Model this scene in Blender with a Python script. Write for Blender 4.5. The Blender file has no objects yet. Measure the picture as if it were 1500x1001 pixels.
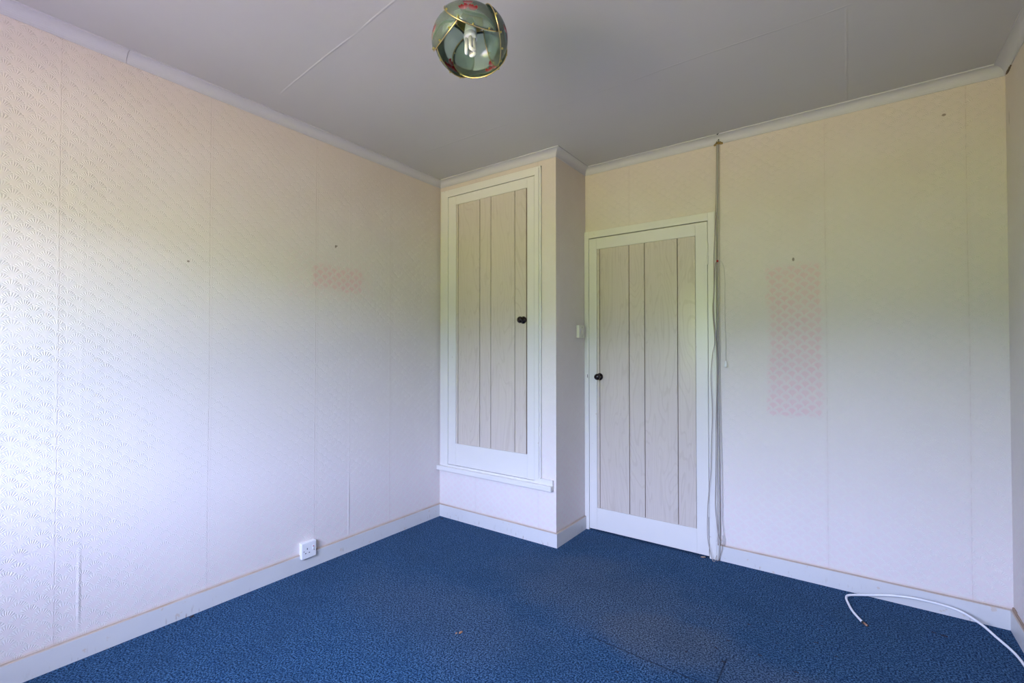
import bpy, bmesh, math, random
from mathutils import Vector, Matrix

# ------------------------------------------------------------------ setup
sc = bpy.context.scene
col = sc.collection
PI = math.pi
random.seed(7)

# ---- camera
cam_d = bpy.data.cameras.new('camera')
cam_d.sensor_width = 36.0
cam_d.lens = 36.0 * 692.7 / 1500.0
cam_d.shift_y = 4.43 / 1500.0
cam_d.clip_start = 0.02
cam = bpy.data.objects.new('camera', cam_d)
col.objects.link(cam)
cam.location = (2.4772, -2.9464, 1.2076)
cam.rotation_euler = (PI / 2 + 0.0150, 0.0, 0.6215)
sc.camera = cam

# ---- world: an even, hazy blue-white sky
world = bpy.data.worlds.new('world')
sc.world = world
world.use_nodes = True
bg = world.node_tree.nodes['Background']
bg.inputs['Color'].default_value = (0.53, 0.62, 0.97, 1)
bg.inputs['Strength'].default_value = 34.0

# ---- sun: shines along the garden, behind the house front, never into the room
sun_d = bpy.data.lights.new('sun', 'SUN')
sun_d.energy = 66.0
sun_d.angle = math.radians(1.5)
sun_d.color = (1.0, 0.82, 0.77)
sun = bpy.data.objects.new('sun', sun_d)
col.objects.link(sun)
to_sun = Vector((-0.50, 0.50, 0.75)).normalized()
sun.rotation_euler = to_sun.to_track_quat('Z', 'Y').to_euler()
sun.location = (-3, 3, 8)

# ---- daylight portal in the window opening (guides sampling of the sky, adds no light)
WX0, WX1, WZ0, WZ1 = 0.74, 2.20, 0.92, 2.02
NEAR = -3.67
por_d = bpy.data.lights.new('window_portal', 'AREA')
por_d.shape = 'RECTANGLE'
por_d.size = WX1 - WX0
por_d.size_y = WZ1 - WZ0
por_d.cycles.is_portal = True
por = bpy.data.objects.new('window_portal', por_d)
col.objects.link(por)
por.location = ((WX0 + WX1) / 2, NEAR - 0.22, (WZ0 + WZ1) / 2)
por.rotation_euler = (PI / 2, 0, 0)        # light's -Z looks to +Y, into the room

# ---- exposure
vs = sc.view_settings
vs.view_transform = 'Standard'
vs.look = 'None'
vs.gamma = 1.0
vs.use_curve_mapping = False
vs.exposure = 0.88
cy = sc.cycles
cy.max_bounces = 7
cy.diffuse_bounces = 5
cy.glossy_bounces = 4
cy.transmission_bounces = 8
cy.transparent_max_bounces = 12
cy.sample_clamp_indirect = 12.0
cy.caustics_reflective = False
cy.caustics_refractive = False
cy.use_adaptive_sampling = True
cy.adaptive_threshold = 0.03
cy.adaptive_min_samples = 16
cy.use_denoising = True
try:
    cy.use_guiding = True
    cy.use_surface_guiding = True
    cy.use_volume_guiding = False
    cy.guiding_training_samples = 32
except Exception:
    pass

# ------------------------------------------------------------------ room measures (metres)
W = 3.0418       # width along the far wall
H = 2.4713       # ceiling
HC = 2.4241      # lower edge of the coving
D = 0.4027       # depth of the built-in cupboard
CW = 0.9912      # width of the built-in cupboard
HS = 0.0885      # skirting height
ST = 0.012       # skirting thickness


# ------------------------------------------------------------------ node helpers
class NT:
    """thin wrapper that writes node maths as Python expressions"""
    def __init__(s, mat):
        s.t = mat.node_tree
        s.n = s.t.nodes
        s.l = s.t.links

    def node(s, kind, **kw):
        n = s.n.new(kind)
        for k, v in kw.items():
            setattr(n, k, v)
        return n

    def put(s, sock, v):
        if isinstance(v, V):
            s.l.new(v.s, sock)
        elif isinstance(v, bpy.types.NodeSocket):
            s.l.new(v, sock)
        else:
            sock.default_value = v

    def m(s, op, a, b=None, c=None, clamp=False):
        n = s.node('ShaderNodeMath', operation=op)
        n.use_clamp = clamp
        s.put(n.inputs[0], a)
        if b is not None:
            s.put(n.inputs[1], b)
        if c is not None:
            s.put(n.inputs[2], c)
        return V(s, n.outputs[0])

    def step(s, v, a, b):
        """smooth 0..1 as v goes a..b (a may be above b)"""
        n = s.node('ShaderNodeMapRange', interpolation_type='SMOOTHSTEP')
        s.put(n.inputs['Value'], v)
        if a < b:
            n.inputs['From Min'].default_value = a
            n.inputs['From Max'].default_value = b
        else:
            n.inputs['From Min'].default_value = b
            n.inputs['From Max'].default_value = a
            n.inputs['To Min'].default_value = 1.0
            n.inputs['To Max'].default_value = 0.0
        return V(s, n.outputs['Result'])

    def pos(s):
        c = s.node('ShaderNodeTexCoord')
        x = s.node('ShaderNodeSeparateXYZ')
        s.l.new(c.outputs['Object'], x.inputs[0])
        return c.outputs['Object'], V(s, x.outputs[0]), V(s, x.outputs[1]), V(s, x.outputs[2])

    def noise(s, vec, scale, detail=3.0, rough=0.55, dist=0.0):
        n = s.node('ShaderNodeTexNoise')
        if vec is not None:
            s.put(n.inputs['Vector'], vec)
        n.inputs['Scale'].default_value = scale
        n.inputs['Detail'].default_value = detail
        n.inputs['Roughness'].default_value = rough
        n.inputs['Distortion'].default_value = dist
        return V(s, n.outputs[0])

    def comb(s, x, y, z):
        n = s.node('ShaderNodeCombineXYZ')
        s.put(n.inputs[0], x)
        s.put(n.inputs[1], y)
        s.put(n.inputs[2], z)
        return n.outputs[0]

    def mix(s, fac, a, b, kind='MIX'):
        n = s.node('ShaderNodeMix', data_type='RGBA', blend_type=kind)
        s.put(n.inputs[0], fac)
        s.put(n.inputs[6], a if not isinstance(a, tuple) else (*a, 1)[:4])
        s.put(n.inputs[7], b if not isinstance(b, tuple) else (*b, 1)[:4])
        return n.outputs[2]


class V:
    def __init__(s, nt, sock):
        s.nt = nt
        s.s = sock

    def __add__(s, o): return s.nt.m('ADD', s, o)
    __radd__ = __add__
    def __sub__(s, o): return s.nt.m('SUBTRACT', s, o)
    def __rsub__(s, o): return s.nt.m('SUBTRACT', o, s)
    def __mul__(s, o): return s.nt.m('MULTIPLY', s, o)
    __rmul__ = __mul__
    def __truediv__(s, o): return s.nt.m('DIVIDE', s, o)
    def __gt__(s, o): return s.nt.m('GREATER_THAN', s, o)
    def __lt__(s, o): return s.nt.m('LESS_THAN', s, o)
    def floor(s): return s.nt.m('FLOOR', s)
    def fract(s): return s.nt.m('FRACT', s)
    def abs(s): return s.nt.m('ABSOLUTE', s)
    def sin(s): return s.nt.m('SINE', s)
    def max(s, o): return s.nt.m('MAXIMUM', s, o)
    def min(s, o): return s.nt.m('MINIMUM', s, o)


def new_mat(name, base=(0.8, 0.8, 0.8), rough=0.5, metal=0.0, spec=0.5):
    m = bpy.data.materials.new(name)
    m.use_nodes = True
    b = m.node_tree.nodes['Principled BSDF']
    b.inputs['Base Color'].default_value = (*base, 1)
    b.inputs['Roughness'].default_value = rough
    b.inputs['Metallic'].default_value = metal
    b.inputs['Specular IOR Level'].default_value = spec
    return m, NT(m), b


def add_bump(nt, b, height, dist, strength=1.0):
    n = nt.node('ShaderNodeBump')
    n.inputs['Strength'].default_value = strength
    n.inputs['Distance'].default_value = dist
    nt.put(n.inputs['Height'], height)
    nt.l.new(n.outputs[0], b.inputs['Normal'])


# ------------------------------------------------------------------ materials
def wallpaper(name, axis, seams=(), faint=(), patches=(), nails=(), ridge=1.0, sign=1.0):
    """embossed fan-pattern wallpaper; axis: the horizontal coordinate of the wall"""
    m, nt, b = new_mat(name, rough=0.62, spec=0.3)
    vec, x, y, z = nt.pos()
    u = x if axis == 'x' else y
    flat = nt.comb(u, z, 0.0)
    wv = nt.noise(flat, 13.0, 2.0)
    wv2 = nt.noise(flat, 2.5, 2.0)
    uu = u + (wv - 0.5) * 0.020
    vv = z + (wv2 - 0.5) * 0.03 + (wv - 0.5) * -0.010
    FW = 0.060
    R = FW / 2
    h = R * 0.80
    t = vv / h
    j = t.floor()
    f = t - j

    def cand(k):
        row = j - float(k)
        par = (row * 0.5).fract()                       # 0 or 0.5
        du = ((uu / FW + par).fract() - 0.5) * FW
        dv = (f + float(k)) * h
        return du, dv
    d1, e1 = cand(1)
    d0, e0 = cand(0)
    dm_, em_ = d1, (f - 1.0) * h
    in1 = (d1 * d1 + e1 * e1) < R * R
    in0 = (d0 * d0 + e0 * e0) < R * R

    def lerp(t_, p, q):
        return nt.m('MULTIPLY_ADD', t_, p - q, q)
    du = lerp(in1, d1, lerp(in0, d0, dm_))
    dv = lerp(in1, e1, lerp(in0, e0, em_))
    r = nt.m('SQRT', du * du + dv * dv) / R
    a = nt.m('ARCTAN2', du, dv)
    rays = (a * 21.0).sin() * nt.step(r, 0.35, 0.62) * nt.step(r, 1.0, 0.9)
    rim = nt.step(r, 0.80, 0.98)
    fine = nt.noise(nt.comb(u * 1.5, z, 0.0), 30.0, 3.0, 0.62)
    height = (rays * 0.36 - rim * 0.34) * (nt.step(wv, 0.30, 0.68) * 0.8 + 0.45) * ridge + fine * 0.42
    # colours
    base = nt.mix(wv, (0.69, 0.645, 0.61), (0.73, 0.69, 0.66))
    pink = nt.step(r, 0.78, 0.42)
    low = nt.step(z, 0.85, 0.1)
    base = nt.mix(pink * (low * 0.22 + 0.05), base, (0.72, 0.56, 0.57))
    # uneven fading and staining, with painted shade deepening towards the ceiling
    stain_shade = nt.step(z + wv2 * 0.5, 1.75, 2.75)
    base = nt.mix(stain_shade * 0.55, base, (0.51, 0.41, 0.34))
    for (u0, u1, z0, z1, amt) in patches:
        nz = (wv - 0.5) * 0.06
        mk = nt.step(u + nz, u0, u0 + 0.03) * nt.step(u + nz, u1, u1 - 0.03) \
            * nt.step(z + nz, z0, z0 + 0.03) * nt.step(z + nz, z1, z1 - 0.05)
        base = nt.mix(mk * (pink * (wv * 0.9 + 0.05) + 0.20) * amt, base, (0.72, 0.49, 0.52))
    wob = (z * 4.0).sin() * 0.0012
    brk = nt.step(fine, 0.3, 0.6)
    near = None
    for s0 in seams:
        d = (u + wob - s0).abs()
        near = d if near is None else near.min(d)
    if near is not None:
        line = nt.step(near, 0.0028, 0.0008) * brk
        soft = nt.step(near, 0.016, 0.004)
        base = nt.mix(line * 0.16 + soft * 0.05, base, (0.50, 0.40, 0.36))
        height = height - line * 0.5 + soft * 0.22
    for s0 in faint:
        d = (u - s0).abs()
        height = height + nt.step(d, 0.009, 0.0) * (nt.step(z, 0.5, 0.30) * nt.step(z, 0.09, 0.2) * 1.3 + 0.18)
    for (nu, nz_, w_, h_) in nails:
        d = nt.m('SQRT', ((u - nu) / w_) * ((u - nu) / w_) + ((z - nz_) / h_) * ((z - nz_) / h_))
        base = nt.mix(nt.step(d + (fine - 0.5) * 1.2, 1.2, 0.6) * 0.8, base, (0.16, 0.11, 0.08))
    # brown line where the paper meets the skirting
    edge = nt.step(z, HS + 0.012, HS + 0.001) * wv2
    base = nt.mix(edge * 0.7, base, (0.55, 0.36, 0.22))
    nt.l.new(base, b.inputs['Base Color'])
    add_bump(nt, b, height, 0.0015)
    return m


def paint(name, colr, rough=0.35, chips=True, amount=0.5, wear=(0.42, 0.30, 0.22)):
    m, nt, b = new_mat(name, rough=rough)
    vec, x, y, z = nt.pos()
    n1 = nt.noise(vec, 5.0, 4.0)
    dark = tuple(c * 0.93 for c in colr)
    c = nt.mix(n1, dark, colr)
    if chips:
        ch = nt.step(nt.noise(vec, 34.0, 3.0), 0.665, 0.70) * nt.step(nt.noise(vec, 2.3, 1.0), 0.48, 0.62)
        c = nt.mix(ch * amount, c, wear)
    nt.l.new(c, b.inputs['Base Color'])
    brush = nt.noise(nt.comb(x * 1.0, y * 1.0, z * 0.12), 160.0, 2.0)
    add_bump(nt, b, brush, 0.0002)
    return m


def skirting_paint():
    m, nt, b = new_mat('skirting_paint', rough=0.4)
    vec, x, y, z = nt.pos()
    c = nt.mix(nt.noise(vec, 4.0, 4.0), (0.58, 0.58, 0.57), (0.65, 0.65, 0.64))
    top = nt.step(z, HS - 0.0065, HS - 0.001)
    c = nt.mix(top * (0.45 + nt.noise(vec, 9.0, 3.0) * 0.6), c, (0.36, 0.25, 0.16))
    streak = nt.step(nt.noise(nt.comb(x * 1.0, y * 1.0, z * 0.18), 75.0, 2.0), 0.62, 0.70) \
        * nt.step(z, 0.055, 0.005) * nt.step(nt.noise(vec, 1.7, 1.0), 0.44, 0.58)
    c = nt.mix(streak * 0.75, c, (0.30, 0.22, 0.17))
    scuff = nt.step(nt.noise(vec, 26.0, 4.0), 0.655, 0.70)
    c = nt.mix(scuff * 0.5, c, (0.55, 0.42, 0.30))
    nt.l.new(c, b.inputs['Base Color'])
    add_bump(nt, b, nt.noise(vec, 30.0, 3.0), 0.0006)
    return m


def ceiling_mat():
    m, nt, b = new_mat('ceiling_paint', rough=0.85, spec=0.15)
    vec, x, y, z = nt.pos()
    cn = nt.noise(vec, 1.6, 3.0)
    sn = nt.noise(vec, 19.0, 2.0)
    c = nt.mix(cn, (0.455, 0.45, 0.455), (0.495, 0.49, 0.495))
    hgt = sn * 0.6

    def joint(d, along, lo, hi, s, amt):
        dd = (d + (cn - 0.5) * 0.03).abs()
        return nt.step(dd, 0.006, 0.001) * nt.step(along, lo, lo + 0.05) * nt.step(along, hi, hi - 0.05) \
            * nt.step(cn, 0.30, 0.55) * amt
    j1 = joint(y + 0.845, x, 0.25, 2.5, 1.0, 1.0)
    j2 = joint(y + 1.80 - (x - 0.9) * -0.09, x, 0.2, 1.6, 2.0, 1.0)
    j3 = joint(x - 2.475, y, -0.85, 0.0, 3.0, 1.0)
    jj = j1.max(j2).max(j3)
    c = nt.mix(j1.max(j3) * 0.16, c, (0.42, 0.40, 0.37))
    c = nt.mix(j2 * 0.12, c, (0.85, 0.85, 0.84))
    sp = nt.step(sn, 0.74, 0.78)
    c = nt.mix(sp * 0.3, c, (0.38, 0.36, 0.34))
    nt.l.new(c, b.inputs['Base Color'])
    add_bump(nt, b, hgt + jj, 0.0009)
    return m


def carpet_mat():
    m, nt, b = new_mat('carpet', rough=1.0, spec=0.03)
    vec, x, y, z = nt.pos()
    n1 = nt.noise(vec, 150.0, 1.0, 0.7)
    n2 = n1
    ramp = nt.step(n1, 0.38, 0.66)
    n4 = nt.noise(vec, 22.0, 2.0, 0.6)
    c = nt.mix(ramp, (0.002, 0.016, 0.050), (0.050, 0.140, 0.270))
    c = nt.mix(nt.step(n4, 0.42, 0.7) * 0.35, c, (0.006, 0.036, 0.105))
    # worn, greyer trodden path
    n3 = nt.noise(vec, 2.6, 4.0)

    def blob(cx, cy_, rx, ry, amt):
        d = nt.m('SQRT', ((x - cx) / rx) * ((x - cx) / rx) + ((y - cy_) / ry) * ((y - cy_) / ry))
        return nt.step(d + (n3 - 0.5) * 1.3, 1.1, 0.25) * amt
    worn = blob(1.85, -0.93, 0.42, 0.26, 0.75).max(blob(1.45, -0.75, 0.75, 0.45, 0.45)).max(blob(1.0, -1.35, 0.8, 0.35, 0.3)) \
        .max(blob(2.2, -1.0, 0.4, 0.2, 0.4))
    c = nt.mix(worn * 0.85, c, nt.mix(ramp, (0.026, 0.035, 0.052), (0.135, 0.160, 0.190)))
    dull = nt.step(n3, 0.45, 0.7)
    c = nt.mix(dull * 0.25, c, (0.014, 0.038, 0.078))
    # small dark stains
    st = None
    jig = (n1 - 0.5) * 0.012
    for (sx, sy, sr) in [(2.173, -.828, .010), (2.791, -.229, .016), (2.757, -.224, .010), (2.364, -.444, .008),
                         (2.065, -.956, .010), (1.928, -.977, .007), (2.05, -.80, .008), (2.22, -.70, .006),
                         (2.10, -.62, .009), (2.20, -.52, .007), (2.35, -.60, .009), (2.42, -.66, .007),
                         (2.30, -.86, .010), (1.80, -.72, .006), (1.90, -.80, .007), (1.2, -1.05, .006), (2.02, -.88, .008),
                         (1.75, -1.25, .008), (2.25, -.98, .012)]:
        d = (x - sx).abs().max((y - sy).abs() * 1.5)
        k = nt.m('LESS_THAN', d + jig, sr * 0.75)
        st = k if st is None else st.max(k)
    c = nt.mix(st * 0.8, c, (0.022, 0.016, 0.018))
    # cut lines in the carpet (an old access flap)
    l1 = nt.step((y + 1.107 + (x - 1.56) * 0.045).abs(), 0.004, 0.0012) * nt.step(x, 1.55, 1.60) * nt.step(x, 2.06, 2.05)
    l2 = nt.step((x - 2.071).abs(), 0.004, 0.0012) * nt.step(y, -0.92, -0.93) * nt.step(y, -1.6, -1.59)
    l3 = nt.step((x - 2.57).abs(), 0.004, 0.0012) * nt.step(y, -0.92, -0.93) * nt.step(y, -1.6, -1.59)
    ll = l1.max(l2)
    c = nt.mix(ll * 0.7, c, (0.008, 0.015, 0.03))
    nt.l.new(c, b.inputs['Base Color'])
    b.inputs['Sheen Weight'].default_value = 0.04
    b.inputs['Sheen Roughness'].default_value = 0.5
    add_bump(nt, b, n1 * 1.0 - ll * 1.5, 0.004, 0.7)
    return m


def board_mat(name, warm=0.0):
    """pale limed-wood grain printed on the door boards"""
    m, nt, b = new_mat(name, rough=0.33)
    vec, x, y, z = nt.pos()
    info = nt.node('ShaderNodeObjectInfo')
    rnd = V(nt, info.outputs['Random'])
    sx = x * 1.0 + rnd * 7.0
    sz = z * 0.07 + rnd * 3.0
    v1 = nt.comb(sx, sz, 0.0)
    big = nt.noise(nt.comb(x * 1.0 + rnd * 9.0, z * 0.16 + rnd * 4.0, 0.0), 8.0, 2.0, 0.4, 0.6)
    rings = nt.m('SINE', big * 90.0)
    rings = nt.step(rings, 0.55, 1.0)
    streak = nt.noise(nt.comb(sx, z * 0.012, 1.0), 210.0, 3.0)
    f = rings * 0.55 * nt.noise(v1, 20.0, 2.0) + nt.step(streak, 0.42, 0.75) * 0.28
    c = nt.mix(f, (0.58, 0.52, 0.455), (0.44, 0.375, 0.31))
    grime = nt.step(nt.noise(nt.comb(x, 0.0, z), 5.0, 4.0), 0.6, 0.8)
    c = nt.mix(grime * 0.12, c, (0.42, 0.36, 0.31))
    nt.l.new(c, b.inputs['Base Color'])
    b.inputs['Coat Weight'].default_value = 0.6
    b.inputs['Coat Roughness'].default_value = 0.16
    add_bump(nt, b, f, 0.0002)
    return m


M = {}
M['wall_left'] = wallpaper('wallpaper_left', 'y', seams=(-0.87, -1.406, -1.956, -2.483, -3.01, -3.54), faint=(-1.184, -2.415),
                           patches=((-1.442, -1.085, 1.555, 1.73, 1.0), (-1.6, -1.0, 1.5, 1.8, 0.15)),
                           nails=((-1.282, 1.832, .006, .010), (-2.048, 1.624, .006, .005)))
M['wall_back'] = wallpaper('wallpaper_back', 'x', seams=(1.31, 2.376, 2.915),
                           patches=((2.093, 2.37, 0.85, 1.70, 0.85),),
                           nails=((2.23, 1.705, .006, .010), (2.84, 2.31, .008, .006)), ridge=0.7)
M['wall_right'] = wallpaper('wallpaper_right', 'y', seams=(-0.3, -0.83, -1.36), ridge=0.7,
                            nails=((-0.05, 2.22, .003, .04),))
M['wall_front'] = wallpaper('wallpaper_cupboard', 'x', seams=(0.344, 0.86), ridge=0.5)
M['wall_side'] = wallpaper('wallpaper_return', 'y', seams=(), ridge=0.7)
M['ceiling'] = ceiling_mat()
M['carpet'] = carpet_mat()
M['skirting'] = skirting_paint()
M['gloss'] = paint('white_gloss_paint', (0.72, 0.705, 0.67), 0.28, True, 0.4)
M['cove'] = paint('white_coving_paint', (0.50, 0.495, 0.525), 0.6, False)
M['boards'] = board_mat('limed_wood_boards')
M['groove'] = new_mat('dark_groove', (0.13, 0.085, 0.06), 0.7)[0]
M['void'] = new_mat('dark_hollow', (0.05, 0.045, 0.04), 0.9)[0]
M['knob'] = new_mat('dark_brown_knob', (0.018, 0.009, 0.007), 0.16)[0]
M['plastic'] = paint('white_plastic', (0.80, 0.80, 0.80), 0.28, False)
M['plastic_old'] = paint('yellowed_plastic', (0.72, 0.70, 0.63), 0.3, False)
M['hole'] = new_mat('black_slot', (0.02, 0.02, 0.022), 0.8)[0]
M['screw'] = new_mat('screw_metal', (0.25, 0.22, 0.20), 0.45, 0.7)[0]
M['cable_grey'] = new_mat('grey_cable', (0.40, 0.385, 0.36), 0.5)[0]
M['cord'] = new_mat('brown_cord', (0.34, 0.29, 0.255), 0.7)[0]
M['cord_pale'] = new_mat('pale_cord', (0.58, 0.56, 0.52), 0.7)[0]
M['cable_white'] = paint('white_cable', (0.80, 0.81, 0.83), 0.35, False)
M['red'] = new_mat('red_plastic', (0.50, 0.01, 0.015), 0.4)[0]
M['copper'] = new_mat('copper_end', (0.45, 0.26, 0.18), 0.4, 0.8)[0]
M['rubber'] = new_mat('dark_collar', (0.02, 0.02, 0.02), 0.5)[0]
M['brass'] = new_mat('brass', (0.72, 0.55, 0.24), 0.24, 1.0)[0]
M['brass_dark'] = new_mat('aged_brass', (0.42, 0.34, 0.10), 0.4, 0.9)[0]
M['tube'] = paint('white_lamp_tube', (0.86, 0.86, 0.82), 0.25, False)
M['crumb'] = new_mat('brown_crumb', (0.36, 0.18, 0.09), 0.8)[0]
M['crumb_dark'] = new_mat('dark_crumb', (0.03, 0.02, 0.02), 0.8)[0]
M['foam'] = new_mat('ochre_foam', (0.30, 0.20, 0.06), 0.9)[0]
M['bare'] = new_mat('torn_brown_paper', (0.33, 0.24, 0.17), 0.9)[0]


def glass_mat():
    m, nt, b = new_mat('green_painted_glass', rough=0.12)
    uvn = nt.node('ShaderNodeUVMap')
    uvn.uv_map = 'UVMap'
    sp = nt.node('ShaderNodeSeparateXYZ')
    nt.l.new(uvn.outputs[0], sp.inputs[0])
    u = V(nt, sp.outputs[0])
    v = V(nt, sp.outputs[1])

    def ell(cu, cv, a, bb, ang):
        c_, s_ = math.cos(ang), math.sin(ang)
        p = (u - cu) * c_ + (v - cv) * s_
        q = (v - cv) * c_ - (u - cu) * s_
        d = nt.m('SQRT', (p / a) * (p / a) + (q / bb) * (q / bb))
        return d, p / a, q / bb
    red = None
    shade = None
    for (cu, cv, ang) in [(-0.20, -0.36, -0.3), (-0.46, -0.34, 0.35), (-0.33, -0.10, 0.1)]:
        d, p, q = ell(cu, cv, 0.135, 0.15, ang)
        cup = nt.step(d, 1.05, 0.92)
        notch = nt.step(q - 0.30 + (p * 9.0).sin() * 0.22 - p.abs() * 0.5, 0.12, 0.0)   # scalloped upper edge
        k = cup * notch
        red = k if red is None else red.max(k)
        s_ = nt.step(q, -1.0, 0.3) * cup
        shade = s_ if shade is None else shade.max(s_)
    stem = nt.step((v + 0.62 + u * 0.30 - (u * 5.0).sin() * 0.08).abs(), 0.075, 0.02) * nt.step((u - 0.1).abs(), 0.68, 0.5)
    stem2 = nt.step((u + 0.37 - (v * 4.0).sin() * 0.06).abs(), 0.03, 0.01) * nt.step(v, -0.12, -0.17) * nt.step(v, -0.52, -0.45)
    stem = stem.max(stem2)
    g = nt.mix(nt.noise(nt.comb(u, v, 0.0), 4.0, 2.0), (0.60, 0.76, 0.64), (0.68, 0.82, 0.71))
    g = nt.mix(stem * 0.75, g, (0.16, 0.26, 0.20))
    g = nt.mix(red, g, nt.mix(shade, (0.62, 0.30, 0.33), (0.42, 0.02, 0.03)))
    nt.n.remove(b)
    out = [n for n in nt.n if n.type == 'OUTPUT_MATERIAL'][0]
    dif = nt.node('ShaderNodeBsdfDiffuse')
    nt.l.new(g, dif.inputs[0])
    trl = nt.node('ShaderNodeBsdfTranslucent')
    nt.l.new(g, trl.inputs[0])
    trn = nt.node('ShaderNodeBsdfTransparent')
    nt.l.new(nt.mix(0.80, g, (0.88, 0.96, 0.92)), trn.inputs[0])
    gls = nt.node('ShaderNodeBsdfGlossy')
    gls.inputs['Roughness'].default_value = 0.07
    m1 = nt.node('ShaderNodeMixShader')
    m1.inputs[0].default_value = 0.5
    nt.l.new(dif.outputs[0], m1.inputs[1])
    nt.l.new(trl.outputs[0], m1.inputs[2])
    m2 = nt.node('ShaderNodeMixShader')
    nt.put(m2.inputs[0], 0.72 - red * 0.44 - stem * 0.28)
    nt.l.new(m1.outputs[0], m2.inputs[1])
    nt.l.new(trn.outputs[0], m2.inputs[2])
    fr = nt.node('ShaderNodeFresnel')
    fr.inputs[0].default_value = 1.5
    m3 = nt.node('ShaderNodeMixShader')
    nt.l.new(fr.outputs[0], m3.inputs[0])
    nt.l.new(m2.outputs[0], m3.inputs[1])
    nt.l.new(gls.outputs[0], m3.inputs[2])
    nt.l.new(m3.outputs[0], out.inputs[0])
    return m


M['shade'] = glass_mat()


def pane_mat():
    m, nt, b = new_mat('window_glass')
    nt.n.remove(b)
    out = [n for n in nt.n if n.type == 'OUTPUT_MATERIAL'][0]
    trn = nt.node('ShaderNodeBsdfTransparent')
    gls = nt.node('ShaderNodeBsdfGlossy')
    gls.inputs['Roughness'].default_value = 0.02
    mx = nt.node('ShaderNodeMixShader')
    mx.inputs[0].default_value = 0.05
    nt.l.new(trn.outputs[0], mx.inputs[1])
    nt.l.new(gls.outputs[0], mx.inputs[2])
    nt.l.new(mx.outputs[0], out.inputs[0])
    return m


M['pane'] = pane_mat()


def ground_mat(name, c0, c1, scale):
    m, nt, b = new_mat(name, rough=0.9, spec=0.1)
    vec, x, y, z = nt.pos()
    nt.l.new(nt.mix(nt.noise(vec, scale, 4.0), c0, c1), b.inputs['Base Color'])
    return m


M['lawn'] = ground_mat('dry_lawn', (0.31, 0.31, 0.075), (0.42, 0.40, 0.12), 2.0)
M['paving'] = ground_mat('pinkish_paving', (0.42, 0.335, 0.305), (0.50, 0.40, 0.36), 3.0)
M['hedge'] = ground_mat('hedge_leaves', (0.09, 0.13, 0.025), (0.15, 0.20, 0.045), 5.0)
M['render'] = ground_mat('house_render', (0.6, 0.57, 0.52), (0.66, 0.62, 0.57), 2.0)


# ------------------------------------------------------------------ mesh helpers
def link(name, bm, mat, parent=None, loc=None, smooth=False):
    me = bpy.data.meshes.new(name)
    bm.normal_update()
    bm.to_mesh(me)
    bm.free()
    for mm in (mat if isinstance(mat, (list, tuple)) else [mat]):
        me.materials.append(mm)
    if smooth:
        for p in me.polygons:
            p.use_smooth = True
    o = bpy.data.objects.new(name, me)
    col.objects.link(o)
    if parent is not None:
        o.parent = parent
    if loc:
        o.location = loc
    return o


def box(bm, x0, x1, y0, y1, z0, z1, bevel=0.0):
    r = bmesh.ops.create_cube(bm, size=1.0)
    vs_ = r['verts']
    for v in vs_:
        v.co = Vector(((x0 + x1) / 2 + v.co.x * (x1 - x0), (y0 + y1) / 2 + v.co.y * (y1 - y0), (z0 + z1) / 2 + v.co.z * (z1 - z0)))
    if bevel > 0:
        es = list({e for v in vs_ for e in v.link_edges})
        bmesh.ops.bevel(bm, geom=es, offset=bevel, segments=2, affect='EDGES', profile=0.5)


def box_obj(name, dims, mat, parent=None, bevel=0.0, origin=None):
    """mesh box; origin: where the object's own origin stands (mesh stays in place)"""
    bm = bmesh.new()
    o = Vector(origin) if origin else Vector((0, 0, 0))
    x0, x1, y0, y1, z0, z1 = dims
    box(bm, x0 - o.x, x1 - o.x, y0 - o.y, y1 - o.y, z0 - o.z, z1 - o.z, bevel)
    return link(name, bm, mat, parent, tuple(o) if origin else None)


def lathe(bm, prof, axis='z', at=(0, 0, 0), seg=24):
    """prof: (radius, height) list; turned about an axis through at"""
    at = Vector(at)
    rings = []
    for (r, h) in prof:
        ring = []
        for k in range(seg):
            a = 2 * PI * k / seg
            c, s = r * math.cos(a), r * math.sin(a)
            if axis == 'z':
                p = Vector((c, s, h))
            elif axis == 'y':
                p = Vector((c, h, s))
            else:
                p = Vector((h, c, s))
            ring.append(bm.verts.new(at + p))
        rings.append(ring)
    for a, b in zip(rings, rings[1:]):
        for k in range(seg):
            bm.faces.new((a[k], a[(k + 1) % seg], b[(k + 1) % seg], b[k]))
    bm.faces.new(rings[0][::-1])
    bm.faces.new(rings[-1])
    bmesh.ops.recalc_face_normals(bm, faces=bm.faces)


def smooth_path(pts, n=8):
    pts = [Vector(p) for p in pts]
    out = []
    P = [pts[0] * 2 - pts[1]] + pts + [pts[-1] * 2 - pts[-2]]
    for i in range(1, len(P) - 2):
        for k in range(n):
            t = k / n
            p0, p1, p2, p3 = P[i - 1], P[i], P[i + 1], P[i + 2]
            out.append(0.5 * ((2 * p1) + (p2 - p0) * t + (2 * p0 - 5 * p1 + 4 * p2 - p3) * t * t + (3 * p1 - p0 - 3 * p2 + p3) * t ** 3))
    out.append(pts[-1])
    return out


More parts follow.
